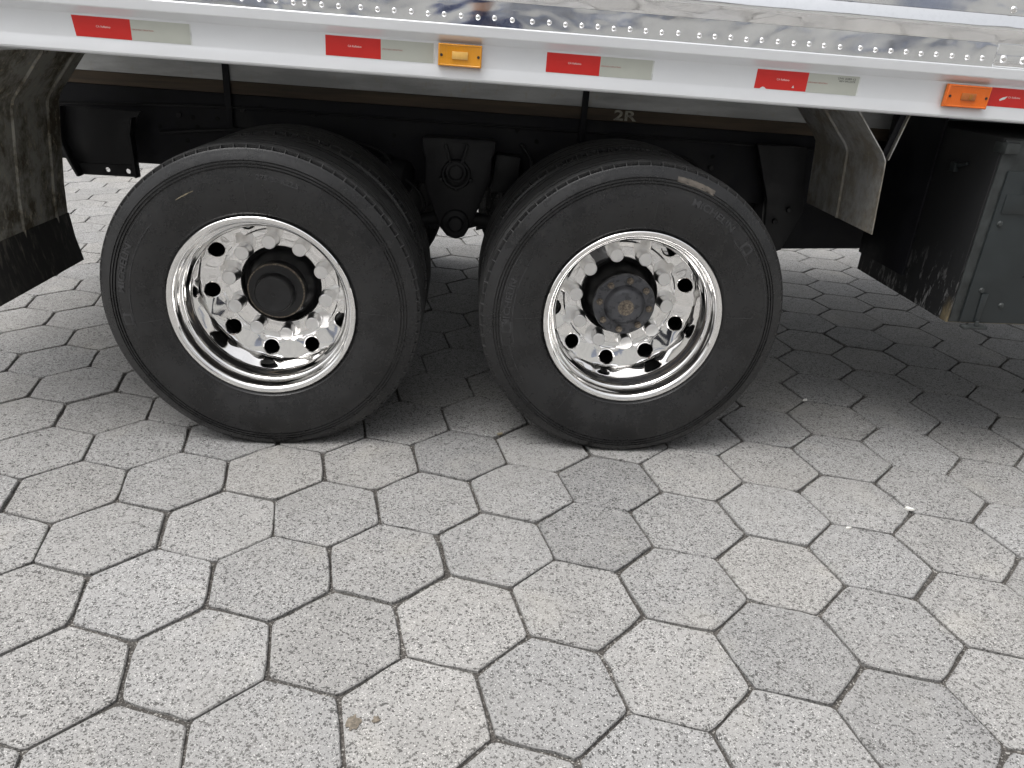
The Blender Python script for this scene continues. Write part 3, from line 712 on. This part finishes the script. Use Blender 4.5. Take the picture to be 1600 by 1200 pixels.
INNER = im.mesh('inner_rim', ['hub'], sharp=30)
TY = {0: tyre_mesh(.492, 3), 1: tyre_mesh(.4956, 5)}
def on_tyre(name, parent, pts_fn, mat):
    pass
def ring_text(txt, a_mid, r_mid, size, parent, xs=1.0, bold=.0006, mat='ridge', depth=.0020, nm_='tyre_lettering'):
    v, f = text_verts(txt, size, .5, xs, bold); mb = MB(); out = []
    for (x, y, z) in v:
        r_ = r_mid + y; a = a_mid - x / r_mid; yy = sideY(r_) - (depth if z > 0 else -.0015)
        out.append((r_ * math.cos(a), yy, r_ * math.sin(a)))
    mb.add(out, f); return bsub(nm_, mb.mesh('tyre_lettering', [mat], sharp=25), parent)
def ring_patch(a0, a1, r0, r1, parent, mat, depth, name, n=16, nr=3, taper=0.0, edge=0.0, seed=1):
    mb = MB(); rg = random.Random(seed); v = []
    for i in range(n + 1):
        a = a0 + (a1 - a0) * i / n; t = 2 * i / n - 1; w_ = 1 - taper * t * t
        for j in range(nr + 1):
            r_ = (r0 + r1) / 2 + (r1 - r0) * (j / nr - .5) * w_ + rg.uniform(-edge, edge)
            v.append((r_ * math.cos(a), sideY(r_) - depth, r_ * math.sin(a)))
    f = [(i * (nr + 1) + j, i * (nr + 1) + j + 1, (i + 1) * (nr + 1) + j + 1, (i + 1) * (nr + 1) + j) for i in range(n) for j in range(nr)]
    m0 = len(v); v += [(x, y + depth + .0015, z) for x, y, z in v]
    f2 = list(f)
    bord = [i * (nr + 1) for i in range(n + 1)] + [n * (nr + 1) + j for j in range(1, nr + 1)] + [i * (nr + 1) + nr for i in range(n - 1, -1, -1)] + [j for j in range(nr - 1, 0, -1)]
    for i in range(len(bord)): p_, q_ = bord[i], bord[(i + 1) % len(bord)]; f2.append((p_, q_, q_ + m0, p_ + m0))
    mb.add(v, f2); return bsub(name, mb.mesh(name, [mat], sharp=25), parent)
def radial_line(a, r0, r1, parent):
    ring_patch(a - .0016, a + .0016, r0, r1, parent, 'ridge', .0010, 'mould_line', 1, 10)
D = math.radians
def wheel(ix, X, h, nut_off, label):
    wh = obj('wheel', HUB, truck, Vector((X, 0, h)) - T0, (0, 0, 0), label)
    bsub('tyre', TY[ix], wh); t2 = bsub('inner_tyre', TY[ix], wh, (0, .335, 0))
    bsub('rim', RIMS[ix], wh); bsub('inner_rim', INNER, wh, (0, .335, 0))
    for k in range(10):
        a = nut_off + k * PI / 5; bsub('wheel_nut', NUT, wh, (.1675 * math.cos(a), .2620, .1675 * math.sin(a)), (0, 0, 0))
    return wh
RIMS = {0: rim_mesh(D(23.6 + 18)), 1: rim_mesh(D(30.2 + 18))}
w1 = wheel(0, 0.0, .492, D(23.6), 'chromed dual wheel with plain black hub cap')
w2 = wheel(1, 1.22168, .4956, D(30.2), 'chromed dual wheel with bolted rusty hub flange')
k = MB(); k.revolve([(.1425, .0003), (.1415, .004), (.1435, .0055), (.1440, .048), (.1405, .0545), (.1400, .0590), (.1430, .0630), (.150, .0650), (.181, .0675), (.1845, .0720)], 64)
bsub('hub_cap', k.mesh('hub_cap', ['hub'], sharp=30), w1)
k = MB(); k.revolve([(.1845, .0722), (.1855, .0925), (.1885, .0965), (.205, .0975), (.228, .0975)], 64); bsub('cap_flange', k.mesh('cap_flange', ['hub'], sharp=30), w1)
k = MB(); k.revolve([(.1848, .0935), (.1838, .0955), (.1860, .0985), (.1895, .0985)], 64); bsub('rust_ring', k.mesh('rust_ring', ['rust'], sharp=60), w1)
k = MB(); k.revolve([(.1180, .0003), (.1180, .007), (.1205, .0085), (.1200, .014), (.1235, .0155), (.1235, .0285)], 40); bsub('hub_boss', k.mesh('hub_boss', ['rust'], sharp=30), w2)
k = MB(); k.revolve([(.1236, .0286), (.1255, .036), (.128, .048), (.134, .060), (.1430, .068), (.1505, .0712), (.1535, .0735), (.1540, .078), (.1540, .1055), (.1560, .109), (.160, .1105), (.172, .1105), (.178, .098), (.20, .092)], 64)
bsub('axle_flange', k.mesh('axle_flange', ['hubsteel'], sharp=30), w2)
k = MB(); k.cyl((0, -.008, 0), (0, 0, 0), .0125, 6); k.cyl((0, -.017, 0), (0, -.0081, 0), .0072, 12); k.revolve([(-.0165, .0003), (-.0165, .003)], 8)
HBT = k.mesh('hub_bolt', ['rust'], .0008, 1)
for i in range(8):
    a = D(38.3 + 45 * i); bsub('hub_bolt', HBT, w2, (.0905 * math.cos(a), .1538, .0905 * math.sin(a)), (0, a * 1.7, 0))
# far side wheels: the same, turned about
for X, h, ix in ((0.0, .492, 0), (1.22168, .4956, 1)):
    wh = obj('wheel', HUB, truck, Vector((X, 2.50, h)) - T0, (0, 0, PI))
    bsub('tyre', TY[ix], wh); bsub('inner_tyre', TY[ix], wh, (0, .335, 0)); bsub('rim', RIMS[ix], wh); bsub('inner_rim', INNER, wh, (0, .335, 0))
# sidewall moulding
ring_text('MICHELIN', D(163), .4305, .030, w1, 1.25); ring_text('MICHELIN', D(173), .4245, .030, w2, 1.25)
ring_text('MICHELIN', D(60), .4245, .030, w2, 1.25)
ring_text('X MULTI Z', D(-75), .4245, .026, w2, 1.2); ring_text('275/80 R22.5', D(78), .4240, .020, w1, 1.2); ring_text('275/80 R22.5', D(-40), .4240, .018, w2, 1.2)
for wh, a0, a1 in ((w1, 138, 190), (w2, 150, 193), (w2, 31, 45)):
    ring_patch(D(a0), D(a1), .4045, .4075, wh, 'ridge', .0013, 'band_edge', 30, 1); ring_patch(D(a0), D(a1), .4435, .4455, wh, 'ridge', .0010, 'band_edge', 30, 1)
for wh, a in ((w1, 186), (w2, 184.5), (w2, 38)):
    ring_patch(D(a - 2.6), D(a + 2.6), .409, .4415, wh, 'ridge', .0012, 'moulded_block', 4, 3)
    ring_patch(D(a - 1.6), D(a + 1.6), .416, .435, wh, 'rubber', .0020, 'moulded_block', 4, 3)
ring_patch(D(193.5), D(212), .421, .4232, w2, 'ridge', .0010, 'band_edge', 20, 1)
ring_patch(D(-30), D(29), .440, .4418, w2, 'ridge', .0009, 'band_edge', 30, 1); ring_patch(D(-130), D(-60), .440, .4418, w2, 'ridge', .0009, 'band_edge', 30, 1)
ring_patch(D(-120), D(-70), .4395, .4415, w1, 'ridge', .0009, 'band_edge', 30, 1)
for wh, aa in ((w1, (0, 92, 188, 262)), (w2, (4, 86, 180, 235, 272))):
    for a in aa: radial_line(D(a), .318, .398, wh)
ring_patch(D(64.5), D(80), .4670, .4835, w2, 'residue', .0009, 'sticker_residue', 18, 4, 0, .0007, 4)
ring_patch(D(113.5), D(122.5), .4075, .4105, w1, 'scuff', .0009, 'scuff_mark', 14, 1, .9, .0006, 8)

# ---------------------------------------------------------------- litter in the joints
def scrap(u, v_, s_, rot, label, mat='paper'):
    # a pixel of the photograph gives the spot on the pavement
    d = Vector([sum(RC[k_][i] * c_ for k_, c_ in enumerate(((u - 800) / FPX, (v_ - 600) / FPX, 1))) for i in range(3)])
    p = CAM + d * (-CAM.z / d.z); rg = random.Random(int(u)); mb = MB(); n = 7
    top = [(s_ * (1 + rg.uniform(-.3, .3)) * math.cos(2 * PI * i / n), .45 * s_ * (1 + rg.uniform(-.3, .3)) * math.sin(2 * PI * i / n), .002 + rg.uniform(0, .003)) for i in range(n)]
    bot = [(x, y, -.003) for x, y, z in top]; mb.add(top + bot, [tuple(range(n)), tuple(range(2 * n - 1, n - 1, -1))] + [(i, i + n, (i + 1) % n + n, (i + 1) % n) for i in range(n)])
    o = obj('paper_scrap' if mat == 'paper' else 'gravel_chip', mb.mesh('scrap', [mat], smooth=False), None, (p.x, p.y, .0), (0, 0, rot)); tag(o, label, 'scrap' if mat == 'paper' else 'chip', 'bits lying in the paving joints')
scrap(1258, 625, .012, .2, 'white scrap in a shaded joint, the one nearest the right tyre')
scrap(1420, 795, .013, -.6, 'white scrap in a sunlit joint, farthest right of the scraps')
scrap(1326, 825, .009, .1, 'small white scrap in the joint, lowest of the three near the right edge')
scrap(781, 678, .012, .3, 'pale tan chip in the joint below the gap between the wheels', 'scuff')

def stain(u, v_, s_, label):
    d = Vector([sum(RC[k_][i] * c_ for k_, c_ in enumerate(((u - 800) / FPX, (v_ - 600) / FPX, 1))) for i in range(3)])
    p = CAM + d * (-CAM.z / d.z); rg = random.Random(int(u * 3)); n = 18; mb = MB()
    rr = [s_ * (1 + rg.uniform(-.35, .35)) for _ in range(n)]
    top = [(rr[i] * math.cos(2 * PI * i / n), rr[i] * 1.1 * math.sin(2 * PI * i / n), -.0004) for i in range(n)]
    inn = [(x * .6, y * .6, .0018 + rg.uniform(-.0006, .0006)) for x, y, z in top]
    mb.add(top + inn, [(i, (i + 1) % n, (i + 1) % n + n, i + n) for i in range(n)] + [tuple(range(n, 2 * n))])
    o = obj('dirt_patch', mb.mesh('dirt_patch', ['mud'], sharp=60), None, (p.x, p.y, -.0005), (0, 0, 0)); tag(o, label, 'dirt', 'dried dirt on the paving')
stain(551, 1128, .0155, 'larger brown dirt patch at the edge of a pale front paver')
stain(588, 1124, .0085, 'smaller brown dirt patch on the same pale front paver')

# ---------------------------------------------------------------- what the chrome mirrors: an added, unseen building and the photographer
yard = bpy.data.objects.new('added_building', None); COL.objects.link(yard); yard.location = (0, -9, 0)  # unseen; nearness and height set to block sky over the near paving
tag(yard, 'unseen pale building, added to block sky and mirror in the polished truck', 'building')
k = MB(); k.box(-16, 18, -6, 0, -.05, 7.0); obj('wall', k.mesh('wall', ['wall']), yard)
k = MB(); k.prism_x([(-6.4, 7.02), (.5, 7.02), (.5, 7.15), (-3, 8.0), (-6.4, 7.15)], -16.4, 18.4); obj('roof', k.mesh('roof', ['roof']), yard)
for x, ww in ((-16, 7.5), (-8.0, 5.2), (-2.3, 2.0), (.2, 3.1), (3.8, 1.5), (5.6, 6.0), (12.1, 5.9)):
    k = MB(); k.box(x, x + ww, .003, .05, 1.66, 1.76); obj('mirror_stripe', k.mesh('mirror_stripe', ['door'], .008), yard)  # stripe invented for the wavy blue lines mirrored in the panel
for x, ww in ((-12, 1.0), (-7, .9), (-2.9, .8), (1.1, .9), (2.9, .7), (6.4, 1.0), (10.8, .9)):
    k = MB(); k.box(x, x + ww, .004, .06, 1.84, 2.75); wi = obj('window', k.mesh('window', ['door'], .01), yard)  # windows invented as well, for bluish patches in the reflections
    k = MB(); k.box(x - .08, x + ww + .08, .004, .12, 1.78, 1.835); obj('sill', k.mesh('sill', ['roof'], .01), wi)
person = bpy.data.objects.new('person', None); COL.objects.link(person); person.location = (.68, -2.72, 0)
tag(person, 'person in navy shirt taking the picture, mirrored in the polished panel', 'person')
def skin(name, joints, edges, mat, sub=2):
    me = bpy.data.meshes.new(name); me.from_pydata([j[:3] for j in joints], edges, [])
    o = bpy.data.objects.new(name, me); COL.objects.link(o)
    md = o.modifiers.new('s', 'SKIN'); md.use_smooth_shade = True
    if not me.skin_vertices: me.skin_vertices.new()
    for i, j in enumerate(joints): rr = j[3]; me.skin_vertices[0].data[i].radius = rr if isinstance(rr, tuple) else (rr, rr)
    me.skin_vertices[0].data[0].use_root = True
    sb = o.modifiers.new('u', 'SUBSURF'); sb.levels = sub; sb.render_levels = sub
    dg = bpy.context.evaluated_depsgraph_get(); m2 = bpy.data.meshes.new_from_object(o.evaluated_get(dg)); bpy.data.objects.remove(o)
    m2.materials.clear(); m2.materials.append(M[mat]); return m2
J = [(0, 0, .95, (.16, .11)), (0, .01, 1.15, (.15, .11)), (0, .0, 1.36, (.17, .12)), (0, .0, 1.47, (.07, .07)), (0, .02, 1.56, .058), (0, .035, 1.66, (.078, .095)), (0, .03, 1.75, (.06, .07)),
     (-.19, 0, 1.41, .065), (-.25, .12, 1.20, .048), (-.10, .33, 1.30, .036), (.19, 0, 1.41, .065), (.25, .12, 1.20, .048), (.10, .33, 1.30, .036),
     (-.09, 0, .88, .092), (-.11, .02, .50, .066), (-.12, -.02, .10, .048), (-.13, .12, .04, .04), (.09, 0, .88, .092), (.11, .02, .50, .066), (.12, -.02, .10, .048), (.13, .12, .04, .04)]
E_ = [(0, 1), (1, 2), (2, 3), (3, 4), (4, 5), (5, 6), (2, 7), (7, 8), (8, 9), (2, 10), (10, 11), (11, 12), (0, 13), (13, 14), (14, 15), (15, 16), (0, 17), (17, 18), (18, 19), (19, 20)]
bmesh_ = skin('body', J, E_, 'navy')
bmesh_.materials.append(M['skin']); bmesh_.materials.append(M['denim'])
for p in bmesh_.polygons:
    c_ = p.center
    p.material_index = 1 if (c_.z > 1.51 or (c_.y > .16 and c_.z > 1.0)) else (2 if c_.z < .96 else 0)
obj('body', bmesh_, person)
hj = [(0, -.005, 1.70, (.085, .095)), (0, .0, 1.775, (.075, .085))]
obj('hair', skin('hair', hj, [(0, 1)], 'hair'), person)
for sx in (-1, 1):
    for fi in range(4):
        zf = 1.285 + fi * .018; L_ = (.06, .07, .066, .052)[fi]
        obj('finger', skin('finger', [(sx * .085, .345, zf, .009), (sx * .075, .375, zf + .003, .009), (sx * (.075 - L_ * .5), .385, zf + .004, .008), (sx * (.07 - L_ * .8), .38, zf + .004, .007)], [(0, 1), (1, 2), (2, 3)], 'skin', 1), person)
    obj('thumb', skin('thumb', [(sx * .09, .33, 1.32, .010), (sx * .07, .335, 1.355, .010), (sx * .045, .345, 1.36, .008)], [(0, 1), (1, 2)], 'skin', 1), person)
k = MB(); k.box(-.078, .078, -.004, .004, -.037, .037)
ph = obj('phone', k.mesh('phone', ['phone'], .003), None, (.655, -2.352, 1.315), (math.radians(-25), 0, 0)); tag(ph, 'black phone held up by the person taking the picture', 'phone')
